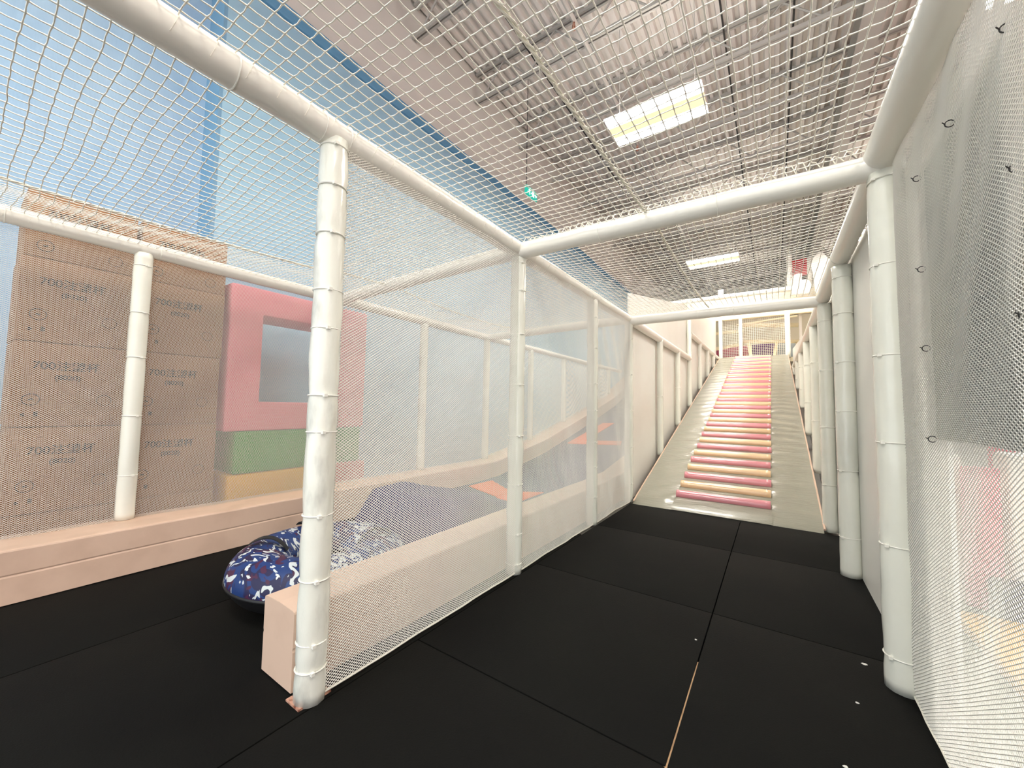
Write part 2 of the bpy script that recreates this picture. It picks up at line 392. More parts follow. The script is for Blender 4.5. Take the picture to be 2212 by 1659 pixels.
# ramp left side posts
for y, z1, lab in [(5.48, ZT-0.03, 'slim white post left of the ramp, first up from the ramp foot'), (6.66, ZT-0.03, 'slim white post left of the ramp, second up from the ramp foot'),
                   (7.72, 3.05, 'taller slim white post left of the ramp where the rail steps up'), (8.95, 2.43, 'slim post left of the ramp under the upper rail, lower one'),
                   (10.1, 2.43, 'slim post left of the ramp under the upper rail, middle one'), (11.17, 2.43, 'slim post left of the ramp under the upper rail, top one')]:
    post(lab, XL+0.04, y, rampz(y)-0.02, z1, 0.04, [.5], 'post', -0.5, 0.001, y)
# far fence posts
FY = [0.665, 1.86, 3.05, 4.22, 5.40, 6.60, 7.8, 9.0]
def slidez(y):
    P = [(-9, 0.02), (2.4, 0.02), (3.3, 0.05), (4.2, 0.07), (5.5, 0.27), (7.2, 0.66), (8.8, 1.06), (9.8, 1.42), (12.4, 2.4)]
    for (a, b), (c, d_) in zip(P[:-1], P[1:]):
        if y <= c: return b + (d_ - b) * (y - a) / (c - a)
    return P[-1][1]
def curbz(y): return max(0.265, slidez(y) + 0.20)
for i, y in enumerate(FY):
    post('white padded post of the far fence behind the tube lane, %s from the left' % ORD[i], XF, y, curbz(y) + 0.006, ZF-0.03, 0.046, [.16,.38,.6,.77,.95] if i < 3 else [.4, .8], 'post', 0.3, 0.0012, 60+i)

def rail(name_label, a, b, r=0.046, joints=(), group=None):
    a, b = Vector(a), Vector(b); t = thing('padded_rail', name_label, 'rail', tuple(a), group)
    L = (b - a).length; n = max(6, int(L/0.08)); dirv = (b - a) / L
    pts = [dirv * (L*i/n) + Vector((0, 0, 0.004*nz(i*0.31, a.x*3, a.y))) for i in range(n+1)]
    rs = [r * (1 + 0.025*nz(i*0.9, a.x, 5)) for i in range(n+1)]
    MB().tube(pts, rs, 20).build('foam_sleeve', 'rail', t, smooth=True)
    for q in joints:
        ax = 'y' if abs(dirv.y) > 0.7 else 'x'
        MB().ring(tuple(dirv * L * q), r*1.005, 0.0022, ax, n=26, k=5).build('cable_tie', 'tie', t)
    return t
rail('long white padded top rail of the left partition, nearest span', (XL, -0.9, ZT), (XL, PY[1], ZT), 0.052, (0.26, 0.46, 0.552, 0.585))
rail('white padded top rail of the left partition from second post to ramp foot', (XL, PY[1], ZT), (XL, PY[3], ZT), 0.048, (0.5,))
rail('white padded top rail left of the ramp, lower span', (XL+0.03, PY[3], ZT-0.02), (XL+0.04, 7.70, ZT-0.04), 0.046, (0.33, 0.67))
rail('white padded upper rail left of the ramp, top span', (XL+0.04, 7.74, 2.42), (XL+0.04, 12.15, 2.45), 0.046, (0.3, 0.6))
rail('white padded top rail on the right, nearest span', (XR-0.01, -0.9, ZT+0.015), (XR-0.01, RY[0]-0.01, ZT+0.015), 0.056, (0.7,))
rail('white padded top rail on the right between the two cross beams', (XR-0.01, RY[0]+0.01, ZT), (XR-0.01, RY[2], ZT), 0.050, (0.5,))
rail('white padded top rail on the right above the ramp', (XR, RY[2], ZT), (XR+0.01, 10.75, ZT), 0.046, (0.17, 0.35, 0.53, 0.71))
rail('near white padded cross beam over the corridor', (XL+0.03, 1.985, ZT-0.01), (XR-0.02, 2.03, ZT-0.01), 0.050, (0.31, 0.66))
rail('far white padded cross beam over the foot of the ramp', (XL+0.03, 4.22, ZT-0.02), (XR-0.02, 4.25, ZT-0.02), 0.050, (0.41, 0.6))
rail('near white padded cross beam over the tube lane behind the mesh', (XF+0.03, 2.0, ZF), (XL-0.03, 1.99, ZT), 0.050, (0.5,))
rail('far white padded cross beam over the tube lane behind the mesh', (XF+0.03, 4.24, ZF), (XL-0.03, 4.22, ZT), 0.048, (0.5,))
rail('white padded top rail of the far fence, near span', (XF, -0.9, ZF), (XF, 4.22, ZF), 0.046, (0.2, 0.32, 0.5, 0.62, 0.8))
rail('white padded top rail of the far fence, far span', (XF, 4.22, ZF), (XF, 9.9, ZF), 0.044, (0.25, 0.5, 0.75))

# ------------------------------------------------------------------ fine mesh panels
def mesh_panel(label, x, y0, y1, z0, z1, pw=0.015, ph=0.0106, r=0.00135, fold=0.006, seed=0.0, cut=None, k=4, seglen=0.06, hem=True):
    """Diamond mesh of real cords in the plane x = const; z0 may be a function of y."""
    zf = z0 if callable(z0) else (lambda y: z0)
    W = y1 - y0; H = z1 - min(zf(y0), zf(y1)); zb = z1 - H
    slope = ph / pw
    s = MB()
    def bulge(y, z):
        e = min(1.0, (y - y0) / 0.08, (y1 - y) / 0.08); e = max(0.0, e)
        return fold * e * (1.3*nz(y*2.3+seed, z*1.1, seed) + 0.55*nz(y*7+z*3+seed, z*2.0, 2.0))
    for sg in (1, -1):
        c = -H / slope if sg > 0 else 0.0
        cmax = W if sg > 0 else W + H / slope
        n = int((cmax - c) / pw)
        for i in range(n + 1):
            yc = c + i * pw            # y where the line meets z = zb
            if sg > 0: ya, yb = max(0, yc), min(W, yc + H/slope)
            else: ya, yb = max(0, yc - H/slope), min(W, yc)
            if yb - ya < 0.004: continue
            m = max(1, int((yb - ya) * math.hypot(1, slope) / seglen))
            pts = []
            for j in range(m + 1):
                yy = ya + (yb - ya) * j / m
                zz = zb + slope * ((yy - yc) if sg > 0 else (yc - yy))
                if zz < zf(y0 + yy) - 1e-4: 
                    if len(pts) > 1: break
                    pts = []; continue
                if cut and cut(y0 + yy, zz):
                    if len(pts) > 1: s.tube(pts, r, k, cap=False)
                    pts = []; continue
                pts.append((x + bulge(y0+yy, zz) + sg*r*0.6, y0+yy, zz))
            if len(pts) > 1: s.tube(pts, r, k, cap=False)
    o = s.build('cord_mesh', 'mesh')
    t = thing('mesh_panel', label, 'mesh panel', (0, 0, 0)); o.parent = t
    if hem:
        n = 24
        MB().tube([(x + bulge(y0+W*i/n, zf(y0+W*i/n)), y0+W*i/n, zf(y0+W*i/n)+0.004) for i in range(n+1)], 0.0042, 6).build('hem_cord', 'rope', t)
    return t
mesh_panel('fine white mesh panel between the nearest and second partition posts', XL+0.028, PY[0], PY[1], 0.008, ZT-0.02, seed=1.0)
mesh_panel('fine white mesh panel between second and third partition posts', XL+0.028, PY[1], PY[2], 0.006, ZT-0.02, seed=5.0, fold=0.012)
mesh_panel('fine white mesh panel between third partition post and ramp foot', XL+0.028, PY[2], PY[3], 0.006, ZT-0.02, seed=9.0, fold=0.012)
mesh_panel('fine white mesh panel nearest on the right, with a banner tied behind', XR+0.018, 0.55, RY[0], 0.006, ZT, pw=0.0165, ph=0.0106, r=0.00115, seed=13.0, fold=0.012, seglen=0.035)
fys = [-0.45] + FY
for i in range(6):
    a, b = fys[i], fys[i+1]
    mesh_panel('fine white mesh of the far fence, %s bay from the left' % ORD[i], XF, a, b, (lambda y: curbz(y)), ZF, seed=20.0+i, r=0.00095 if i < 4 else 0.0015, pw=0.015 if i < 4 else 0.022, ph=0.0106 if i < 4 else 0.0156, fold=0.010, hem=False, k=3)
for i in range(6, 8):
    a, b = fys[i], fys[i+1]
    mesh_panel('fine white mesh of the far fence, %s bay from the left' % ORD[i], XF, a, b, (lambda y: curbz(y)), ZF, seed=20.0+i, r=0.0026, pw=0.03, ph=0.021, fold=0.010, hem=False, k=3)

# ------------------------------------------------------------------ knotted ceiling nets
def knot_net(label, x0, x1, y0, y1, zfun, pitch=0.0435, r=0.0019, seam=None, seed=0.0, wav=0.004, off=(0,0)):
    t = thing('ceiling_net', label, 'net', (0, 0, 0))
    nx = int((x1 - x0) / pitch); ny = int((y1 - y0) / pitch)
    def P(u, v):
        x = x0 + (x1-x0)*u/nx; y = y0 + (y1-y0)*v/ny
        e = min(1, min(u, nx-u)/3.0); f = min(1, min(v, ny-v)/2.0)
        dx = wav*e*(0.35*nz(x*9+seed, y*9, 1)+1.8*nz(x*2.5, y*2.5+seed, 3)); dy = wav*f*(0.35*nz(x*9, y*9+seed, 7)+2.2*nz(x*3+seed, y*2.5, 9))
        return Vector((x+dx, y+dy, zfun(x, y) + 0.006*e*nz(x*5, y*5, seed)))
    s = MB()
    for u in range(nx + 1):
        pts, rs = [], []
        for v in range(ny + 1):
            p_ = P(u, v)
            pts.append(p_); rs.append(r*1.35)
            if v < ny:
                q = (p_ + P(u, v+1))/2; q.z -= 0.0012; q.x += 0.0009*math.sin(u*1.7+v*2.9); pts.append(q); rs.append(r*0.92)
        s.tube(pts, rs, 5, cap=False)
    for v in range(ny + 1):
        pts, rs = [], []
        for u in range(nx + 1):
            p_ = P(u, v)
            pts.append(p_); rs.append(r*1.2)
            if u < nx:
                q = (p_ + P(u+1, v))/2; q.z -= 0.002; q.y += 0.0014*math.sin(u*2.3+v*1.1); pts.append(q); rs.append(r*0.85)
        s.tube(pts, rs, 5, cap=False)
    s.build('cord_grid', 'net', t, smooth=True)
    if seam is not None:
        c = MB(); n = int((y1-y0)/0.018)
        for ph in (0, 2.1, 4.2):
            c.tube([(seam + 0.0045*math.cos(i*0.9+ph) + 0.006*nz(i*0.2, 4, seed), y0+(y1-y0)*i/n, zfun(seam, y0+(y1-y0)*i/n) - 0.003 + 0.0045*math.sin(i*0.9+ph)) for i in range(n+1)], 0.0032, 5)
        for i in range(int((y1-y0)/0.06)):
            y = y0 + i*0.06 + R_.uniform(0, .05); z = zfun(seam, y)
            a = R_.uniform(-1, 1)
            c.tube([(seam, y, z), (seam+0.014*a, y+R_.uniform(-.01,.01), z-0.008), (seam+0.022*a, y+R_.uniform(-.015,.02), z-R_.uniform(0,.02))], [0.003, 0.0022, 0.0012], 5)
        c.build('seam_rope', 'rope', t)
    return t
def z_corr(y0, y1): 
    return lambda x, y: ZT + 0.03 - 0.045*math.sin(math.pi*min(1,max(0,(x-XL)/(XR-XL))))*math.sin(math.pi*min(1,max(0,(y-y0)/(y1-y0))))
cn = knot_net('white knotted rope net over the near corridor bay', XL+0.02, XR-0.02, -0.55, 2.0, z_corr(-0.8, 2.0), seam=-0.53, seed=2.0)
cf = knot_net('white knotted rope net over the far corridor bay', XL+0.02, XR-0.02, 2.03, 4.2, z_corr(2.03, 4.2), seam=-0.515, seed=6.0)
# upstanding loops where each net is laced over the cross beams
for t_, yy in ((cn, 2.0), (cf, 4.2)):
    c = MB(); x = XL + 0.05
    while x < XR - 0.05:
        h = R_.uniform(0.028, 0.055)
        c.tube([(x, yy-0.03, ZT+0.035), (x+0.012, yy-0.025, ZT+0.035+h*0.6), (x+0.03, yy-0.01, ZT+0.02+h), (x+0.045, yy+0.01, ZT+0.04)], 0.0021, 5); x += R_.uniform(0.028, 0.05)
    c.build('lacing_cord', 'rope', t_)
def z_lane(y0, y1):
    def f(x, y):
        u = (x - XF) / (XL - XF); base = ZF + 0.02 + (ZT + 0.0 - ZF) * u
        return base - 0.065*math.sin(math.pi*min(1,max(0,u)))*math.sin(math.pi*min(1,max(0,(y-y0)/(y1-y0)))) - 0.035*math.exp(-((x+2.6)/0.25)**2)*(1 if y < 1.5 else 0.4)
    return f
ln = knot_net('white knotted rope net over the near tube lane bay', XF+0.01, XL-0.02, -0.6, 1.98, z_lane(-1.6, 1.98), seam=-2.58, seed=12.0, wav=0.007)
lf = knot_net('white knotted rope net over the far tube lane bay', XF+0.01, XL-0.02, 2.02, 4.2, z_lane(2.02, 4.2), seam=-2.58, seed=16.0, wav=0.006)
for t_, xx, zz, rr, y0, y1 in ((cn, XL, ZT, 0.0525, -0.5, 1.95), (cf, XL, ZT, 0.0485, 2.05, 4.15), (ln, XF, ZF, 0.0465, -0.4, 1.95)):
    c = MB(); y = y0
    while y < y1:
        aa = [math.radians(a) for a in range(-35, 216, 25)]
        c.tube([(xx + rr*math.cos(a), y + 0.05*(a/3.3), zz + rr*math.sin(a)) for a in aa], 0.0009, 4); y += 0.087
    c.build('lacing_cord', 'rope', t_)

# ------------------------------------------------------------------ curbs and slide
def curb(label, x0, x1, y0, y1, ztop, zbot, step=0.08, seam_side=0):
    n = int((y1-y0)/step)
    s = MB(); c_ = 0.010
    ws = []
    for i in range(n+1):
        y = y0 + (y1-y0)*i/n; zt = ztop(y); zb = zbot(y)
        wob = 0.003*nz(y*3, x0, 1)
        hm = zb + (zt-zb)*0.52
        sec = [(x0, zb), (x0, hm-0.008), (x0+0.003, hm), (x0, hm+0.008), (x0, zt-c_), (x0+c_*0.3, zt-c_*0.3), (x0+c_, zt), ((x0+x1)/2, zt+0.004), (x1-c_, zt), (x1-c_*0.3, zt-c_*0.3), (x1, zt-c_), (x1, hm+0.008), (x1-0.003, hm), (x1, hm-0.008), (x1, zb)]
        for k_, (a, b) in enumerate(sec): s.v.append((a + wob, y, b + wob))
        ws.append(len(sec))
    K = ws[0]
    for i in range(n):
        for j in range(K):
            j2 = (j+1) % K; s.f.append((i*K+j, (i+1)*K+j, (i+1)*K+j2, i*K+j2))
    s.f.append(tuple(range(K))); s.f.append(tuple(n*K+j for j in range(K))[::-1])
    o = s.build('padded_curb', 'peach', smooth=False)
    import bmesh
    b = bmesh.new(); b.from_mesh(o.data); bmesh.ops.recalc_face_normals(b, faces=b.faces); b.to_mesh(o.data); b.free()
    return tag(o, label, 'curb')
curb('long peach padded curb on the far side of the tube lane', XF-0.10, -3.06, -1.4, 12.2, curbz, lambda y: 0.005 if y < 3.2 else slidez(y)-0.25*min(1, (y-3.2)))
def rcurbz(y): return 0.275 if y < 3.9 else max(0.275, slidez(y)+0.22)
curb('peach padded curb along the foot of the mesh partition', -1.60, -1.385, 0.725, 12.2, rcurbz, lambda y: 0.005 if y < 4.3 else slidez(y)-0.28)
# slide bed
s = MB(); ny = 90
top = []
for i in range(ny+1):
    y = 3.02 + (12.2-3.02)*i/ny
    for x_ in (-3.055, -2.7, -2.36, -2.0, -1.605):
        top.append((x_, y, slidez(y) + 0.006*nz(x_*2, y*2, 0)))
s.v = top + [(a, b, c-0.05) for a, b, c in top]
N = len(top)
for i in range(ny):
    for j in range(4):
        a = i*5+j; s.f.append((a, a+1, a+6, a+5)); s.f.append((N+a, N+a+5, N+a+6, N+a+1))
for i in range(ny):
    for j in (0, 4):
        a = i*5+j; s.f.append((a, a+5, N+a+5, N+a))
s.f += [(j, N+j, N+j+1, j+1) for j in range(4)] + [(ny*5+j, ny*5+j+1, N+ny*5+j+1, N+ny*5+j) for j in range(4)]
slide = thing('tube_slide', 'navy slide bed with orange arrows rising behind the mesh', 'slide', (0,0,0))
s.build('slide_bed', 'navy', slide, smooth=True)
def arrow(poly):
    m = MB(); n = len(poly); ok = []
    m.v = [(x_, y_, slidez(y_) + 0.012) for x_, y_ in poly] + [(x_, y_, slidez(y_) + 0.004) for x_, y_ in poly]
    m.f = [tuple(range(n)), tuple(range(n, 2*n))[::-1]] + [(i, (i+1) % n, n+(i+1) % n, n+i) for i in range(n)]
    m.build('orange_arrow', 'orange', slide)
arrow([(-2.92, 6.02), (-2.68, 6.12), (-2.58, 7.36), (-2.80, 7.33)])
arrow([(-2.90, 5.98), (-2.03, 6.10), (-2.08, 6.30), (-2.69, 6.20)])
arrow([(-2.96, 3.50), (-2.42, 3.30), (-2.40, 3.56), (-2.93, 3.90)])
arrow([(-2.40, 3.28), (-2.12, 3.07), (-2.10, 3.74), (-2.38, 3.58)])

# navy cushion at the slide foot
s = MB()
def cush(u, v):
    x = -2.78 + u*1.14; y = 1.84 + v*1.17
    e = min(1, u/0.12, (1-u)/0.12); f = min(1, v/0.10, (1-v)/0.25); 
    h = 0.10 + (0.43 - 0.30*max(0, v-0.35)**0.8 - 0.08*u + 0.05*math.exp(-((u-0.25)/0.08)**2-((v-0.25)/0.1)**2)) * math.sqrt(max(0, e))*math.sqrt(max(0, f)) * (0.75+0.25*u) + 0.02*nz(x*3, y*3, 2)
    return (x + 0.03*nz(y*3, 1, 1), y, h - 0.10 + 0.004)
s.grid(36, 40, cush)
s.box((-2.75, 1.87, 0.001), (-1.70, 2.98, 0.02))
tag(s.build('landing_cushion', 'navy', smooth=True), 'dark navy cushion bulging at the foot of the slide', 'cushion')

# camouflage snow tube
tb = thing('snow_tube', 'inflated ring with blue and white camouflage cover beside the curb', 'snow tube', (-2.035, 1.205, 0.0))
prof = []
Rm, rm = 0.290, 0.142
for i in range(25):
    a = math.radians(-8 + 195*i/24.0)
    prof.append((Rm + rm*math.cos(a), 0.152 + rm*0.80*math.sin(a)))
MB().lathe(prof, 64).build('camouflage_cover', 'camo', tb, smooth=True)
prof = [(Rm + (rm-0.003)*math.cos(math.radians(a)), 0.158 + (rm-0.003)*0.93*math.sin(math.radians(a))) for a in range(175, 356, 8)]
MB().lathe(prof, 64).build('rubber_base', 'black_rubber', tb, smooth=True)
MB().lathe([(0.0, 0.06), (0.13, 0.06), (0.13, 0.16)], 32).build('seat_bottom', 'black_rubber', tb)
MB().ring((0, 0, 0.135), Rm+rm-0.005, 0.010, n=64, k=8).build('trim_cord', 'black_rubber', tb, smooth=True)
def strap(ang, r0, r1, name='grab_strap'):
    s_ = MB(); n = 14; pts = []
    for i in range(n+1):
        q = i/n; rr = r0 + (r1-r0)*q
        base = 0.158 + rm*0.80*math.sqrt(max(0, 1-((rr-Rm)/rm)**2))
        pts.append((rr, base + 0.022*math.sin(math.pi*q)+0.004))
    ca, sa = math.cos(ang), math.sin(ang); wv = 0.022
    for rr, z in pts:
        for sd in (-1, 1):
            for dz in (0, 0.004): s_.v.append((ca*rr - sa*wv*sd, sa*rr + ca*wv*sd, z+dz))
    for i in range(n):
        a = i*4; b = a+4
        s_.f += [(a, b, b+2, a+2), (a+1, a+3, b+3, b+1), (a, a+1, b+1, b), (a+2, b+2, b+3, a+3)]
    s_.build(name, 'strap', tb, smooth=False)
for a in (-2.2, 3.0, 0.9): strap(a, 0.17, 0.35)

# ------------------------------------------------------------------ cartons behind the far fence
def make_text(body, size, name, parent, loc, depth=0.0015):
    cu = bpy.data.curves.new(name, 'FONT'); cu.body = body; cu.size = size; cu.extrude = depth/2; cu.align_x = 'CENTER'; cu.align_y = 'CENTER'; cu.offset = 0.0009
    to = bpy.data.objects.new(name, cu); C.objects.link(to)
    bpy.context.view_layer.update()
    dg = bpy.context.evaluated_depsgraph_get()
    me = bpy.data.meshes.new_from_object(to.evaluated_get(dg)); bpy.data.objects.remove(to)
    me.materials.clear(); me.materials.append(M['ink'])
    o = bpy.data.objects.new(name, me); C.objects.link(o); o.parent = parent
    o.matrix_local = Matrix.Translation(loc) @ Matrix(((0,0,1),(1,0,0),(0,1,0))).to_4x4()   # text x -> +y, up -> z, facing +x
    return o
c0 = None
levels = [0.0, 0.345, 0.835, 1.325, 1.815]; hts = [0.34, 0.485, 0.485, 0.485, 0.40]
rows = ['bottom', 'second from bottom', 'middle', 'second from top', 'top']
def carton(w_, h_):
    t = empty('cardboard_carton')
    MB().box((-0.42, 0, 0), (0, w_, h_)).build('box', 'carton', t, bevel=0.006, seg=2)
    MB().box((-0.42, w_*0.47, h_-0.001), (0.0015, w_*0.53, h_+0.0015)).build('sealing_tape', 'carton', t)
    if h_ > 0.38:
        make_text('700注塑杯', 0.060, 'printed_name', t, (0.0008, w_*0.45, h_-0.135))
        make_text('(8020)', 0.040, 'printed_code', t, (0.0008, w_*0.46, h_-0.200))
        MB().ring((0.001, w_*0.17, h_-0.33), 0.032, 0.0022, 'x', n=20, k=4).build('printed_ring', 'ink', t)
        MB().ring((0.001, w_*0.80, h_-0.33), 0.032, 0.0014, 'x', n=20, k=4).build('printed_ring', 'ink', t)
        for (ya, za, yb, zb) in ((.15, .335, .19, .325), (.20, .425, .235, .40), (.10, .425, .13, .41)):
            MB().box((0, w_*ya, h_-za), (0.0015, w_*yb, h_-zb)).build('printed_mark', 'ink', t)
    return t
for ci, (y0, wd, xo) in enumerate([(0.205, 0.46, 0.0), (0.69, 0.485, 0.0)]):
    cache = {}
    for li, (z, h) in enumerate(zip(levels, hts)):
        if h in cache: o = copy_tree(cache[h])
        else: o = carton(wd, h); cache[h] = o
        o.location = (-3.50 + xo + R_.uniform(-.008, .008), y0 + R_.uniform(-.006, .006), z)
        tag(o, 'brown carton printed with black characters, %s of the %s stack' % (rows[li], ['left', 'right'][ci]), 'carton', 'stacked cartons behind the far fence')

# foam play blocks
def block(name, label, a, b, m, hole=None):
    if hole:
        s_ = MB(); (ya, yb, za, zb) = hole
        x0, y0, z0 = a; x1, y1, z1 = b
        o = [(y0,z0),(y1,z0),(y1,z1),(y0,z1)]; i_ = [(ya,za),(yb,za),(yb,zb),(ya,zb)]
        for X in (x0, x1):
            for y_, z_ in o + i_: s_.v.append((X, y_, z_))
        for k_ in range(4):
            l = (k_+1) % 4
            s_.f += [(8+k_, 8+l, 12+l, 12+k_), (l, k_, 4+k_, 4+l), (k_, l, 8+l, 8+k_), (4+l, 4+k_, 12+k_, 12+l)]
        ob = s_.build(name, m, bevel=0.015)
    else: ob = MB().box(a, b).build(name, m, bevel=0.02)
    return tag(ob, label, 'foam block')
block('foam_block', 'large pink square foam frame with a window hole', (-3.92, 1.22, 0.765), (-3.50, 2.44, 1.935), 'foam_pink', (1.46, 2.12, 1.00, 1.72))
block('foam_block', 'long green foam block under the pink frame', (-3.90, 1.30, 0.425), (-3.50, 2.41, 0.76), 'foam_green')
block('foam_block', 'long yellow foam block under the green block', (-3.90, 1.26, 0.0), (-3.50, 2.02, 0.42), 'foam_yellow')
block('foam_block', 'red foam block beside the yellow block', (-3.90, 2.03, 0.0), (-3.49, 2.47, 0.42), 'foam_red')
block('foam_block', 'grey blue foam block in the gap beside the cartons', (-4.2, 1.1, 0.0), (-3.9, 1.24, 0.72), 'tape')

# ------------------------------------------------------------------ climbing ramp
rp = thing('climbing_ramp', 'long padded ramp with pink and peach rollers rising to the upper level', 'ramp', (0, RAMP0, 0))
RL = RAMP1 - RAMP0
def ramp_side(xa, xb, name, seed, flip):
    nu, nv = 14, 220; s_ = MB()
    def f(u, v):
        x = xa + (xb-xa)*u; y = RL*v
        e = min(1, u/0.08, (1-u)/0.08)
        side = (1-u) if flip else u          # 1 near the rollers
        w_ = 0.010*e*(0.3+side)*math.sin((y*26 + (u*3.2 if flip else -u*3.2) + 2.5*nz(y*1.7, seed, u))) * (0.5+abs(nz(y*3, seed, 4))*1.6)
        z = y*RK + 0.03 + w_*0.7 + 0.004*nz(x*6, y*5, seed)
        if v < 0.012: z = 0.034*math.sqrt(v/0.012) + 0.004
        j = (y/1.2) % 1
        if j < 0.015 or j > 0.985: z -= 0.008
        return (x, y, z)
    s_.grid(nu, nv, f); n = len(s_.v)
    s_.build(name, 'ramp', rp, smooth=True)
ramp_side(XL+0.075, -0.862, 'side_padding', 1.0, False)
ramp_side(-0.032, XR-0.05, 'side_padding', 5.0, True)
MB().grid(6, 240, lambda u, v: (-0.866 + 0.838*u, RL*v, (0.004 if v < 0.002 else RL*v*RK + 0.024))).build('centre_padding', 'ramp', rp, smooth=True)
MB().prism([(0.06, 0.002), (RL, RL*RK-0.01), (RL, RL*RK-0.12), (0.4, 0.002)], 'x', XL+0.08, XR-0.06).build('base_board', 'plywood', rp)
MB().tube([(XL+0.078, 0.01, 0.03), (XL+0.078, RL, RL*RK+0.035)], 0.009, 6).build('edge_strip', 'peach', rp)
MB().tube([(XR-0.045, 0.01, 0.03), (XR-0.045, RL, RL*RK+0.035)], 0.009, 6).build('edge_strip', 'peach', rp)
def roller():
    s_ = MB(); K = 16; L = 0.822; n = 18; r = 0.047
    for i in range(n+1):
        x = L*i/n
        for j in range(K):
            a = 2*math.pi*j/K; q = r + 0.0015*nz(x*12, math.cos(a)*3, math.sin(a)*3)
            s_.v.append((x, q*math.cos(a), q*math.sin(a)*0.92))
    for i in range(n):
        for j in range(K):
            j2 = (j+1) % K; s_.f.append((i*K+j, i*K+j2, (i+1)*K+j2, (i+1)*K+j))
    s_.f += [tuple(range(K)), tuple(n*K+j for j in range(K))[::-1]]
    return s_
mp, mc = roller().mesh('roller', 'roll_pink', True), roller().mesh('roller', 'roll_peach', True)
y = 0.262; i = 0
while y < RL - 0.02:
    o = bpy.data.objects.new('roller', mp if i % 2 == 0 else mc); C.objects.link(o); o.parent = rp
    o.location = (-0.86 + R_.uniform(-.004, .004), y, y*RK + 0.035); o.rotation_euler = (math.atan(RK), 0, R_.uniform(-.004, .004))
    o['label'] = 'pink roller' if i % 2 == 0 else 'peach roller'
    y += 0.2215; i += 1

# ramp side walls (solid vinyl sheets)
def sheet(label, x, poly, th=0.012, m='sheet'):
    return tag(MB().prism(poly, 'x', x-th/2, x+th/2).build('vinyl_wall_panel', m), label, 'wall panel')
sheet('tall white vinyl wall panel left of the ramp', XL-0.02, [(PY[3]+0.05, 0.0), (PY[3]+0.05, 2.30), (7.7, 2.95), (12.3, 3.55), (12.3, 2.2), (5.0, 0.0)])
sheet('white vinyl wall panel right of the corridor between first and second posts', XR+0.055, [(RY[0], 0.0), (RY[0], ZT), (RY[1], ZT), (RY[1], 0.0)])
sheet('white vinyl wall panel right of the corridor between second and third posts', XR+0.055, [(RY[1]+0.002, 0.0), (RY[1]+0.002, ZT), (RY[2], ZT), (RY[2], 0.0)])
sheet('white vinyl strip framing the grey banner behind the right-hand mesh', XR+0.062, [(RY[0]-0.004, 0.0), (RY[0]-0.004, ZT-0.04), (1.32, ZT-0.04), (1.32, 1.785), (1.71, 1.775), (1.71, 0.0)], m='white_board')
sheet('tall white vinyl wall panel right of the ramp', XR+0.06, [(RY[2]+0.005, 0.0), (RY[2]+0.005, ZT), (7.0, 2.2), (12.3, 2.62), (12.3, 2.2), (5.0, 0.0)])

# ------------------------------------------------------------------ upper level at the ramp head
YT = 12.35
tw = thing('upper_platform', 'cream upper level platform at the head of the ramp', 'platform', (0, 0, 0))
MB().box((-3.3, YT, 2.30), (2.2, 15.4, 2.42)).build('deck_board', 'cream', tw)
for x_ in (-3.2, -0.5, 2.1): MB().tube([(x_, 15.3, 0), (x_, 15.3, 2.3)], 0.05, 12).build('leg', 'post', tw)
hd = thing('header_panel', 'cream header panel spanning above the ramp head', 'header panel', (0, 0, 0))
MB().box((-3.3, YT, 3.55), (1.3, YT+0.12, 4.20)).build('panel', 'cream', hd, bevel=0.02)
MB().tube([(-3.3, YT, 4.24), (1.3, YT, 4.24)], 0.06, 12).build('top_roll', 'white_board', hd, smooth=True)
MB().box((-1.27, YT-0.02, 4.26), (-1.14, YT+0.08, 4.44)).build('corner_block', 'white_board', hd)
for x_, r_, z1, lab in [(-1.22, 0.05, 3.6, 'white padded post at the left of the ramp head'), (-0.73, 0.045, 3.6, 'white padded post in the middle of the ramp head gate'), (0.33, 0.06, 3.6, 'white padded post at the right of the ramp head')]:
    post(lab, x_, YT-0.05 if x_ != -0.73 else YT+0.02, 2.40, z1, r_, [.5], 'post', 0, 0.001, x_*7)
gn = thing('gate_net', 'white square net closing the opening at the ramp head', 'net', (0, 0, 0))
g = MB(); x_ = -1.2
while x_ < 0.3: g.tube([(x_, YT+0.1, 2.44), (x_, YT+0.1, 3.55)], 0.0035, 4); x_ += 0.045
z_ = 2.46
while z_ < 3.55: g.tube([(-1.2, YT+0.1, z_), (0.3, YT+0.1, z_)], 0.0035, 4); z_ += 0.045
g.build('cord_grid', 'net', gn)
def beam(label, a, b, r=0.055, m='cream'):
    tag(MB().tube([a, b], r, 12).build('padded_beam', m, smooth=True), label, 'beam', 'cream padded beams beyond the ramp head')
beam('cream beam beyond the ramp head, lower left tilting up', (-1.5, 13.2, 2.86), (-0.72, 13.2, 2.98))
beam('long cream beam beyond the ramp head, middle height', (-0.72, 13.2, 3.04), (0.6, 13.2, 2.94), 0.05)
beam('cream beam beyond the ramp head, level on the left', (-1.5, 13.2, 3.34), (-0.72, 13.2, 3.36), 0.05)
beam('cream beam beyond the ramp head, upper right', (-0.72, 13.2, 3.52), (0.6, 13.2, 3.40), 0.06)
beam('thin cream beam beyond the ramp head, topmost', (-0.9, 13.6, 3.62), (0.6, 13.6, 3.74), 0.03)
beam('cream upright strut beyond the ramp head, beside the middle post', (-0.50, 13.0, 2.42), (-0.58, 13.0, 2.98), 0.045)
beam('cream slanting strut beyond the ramp head, right side', (0.02, 13.0, 2.42), (0.10, 13.0, 2.95), 0.04)
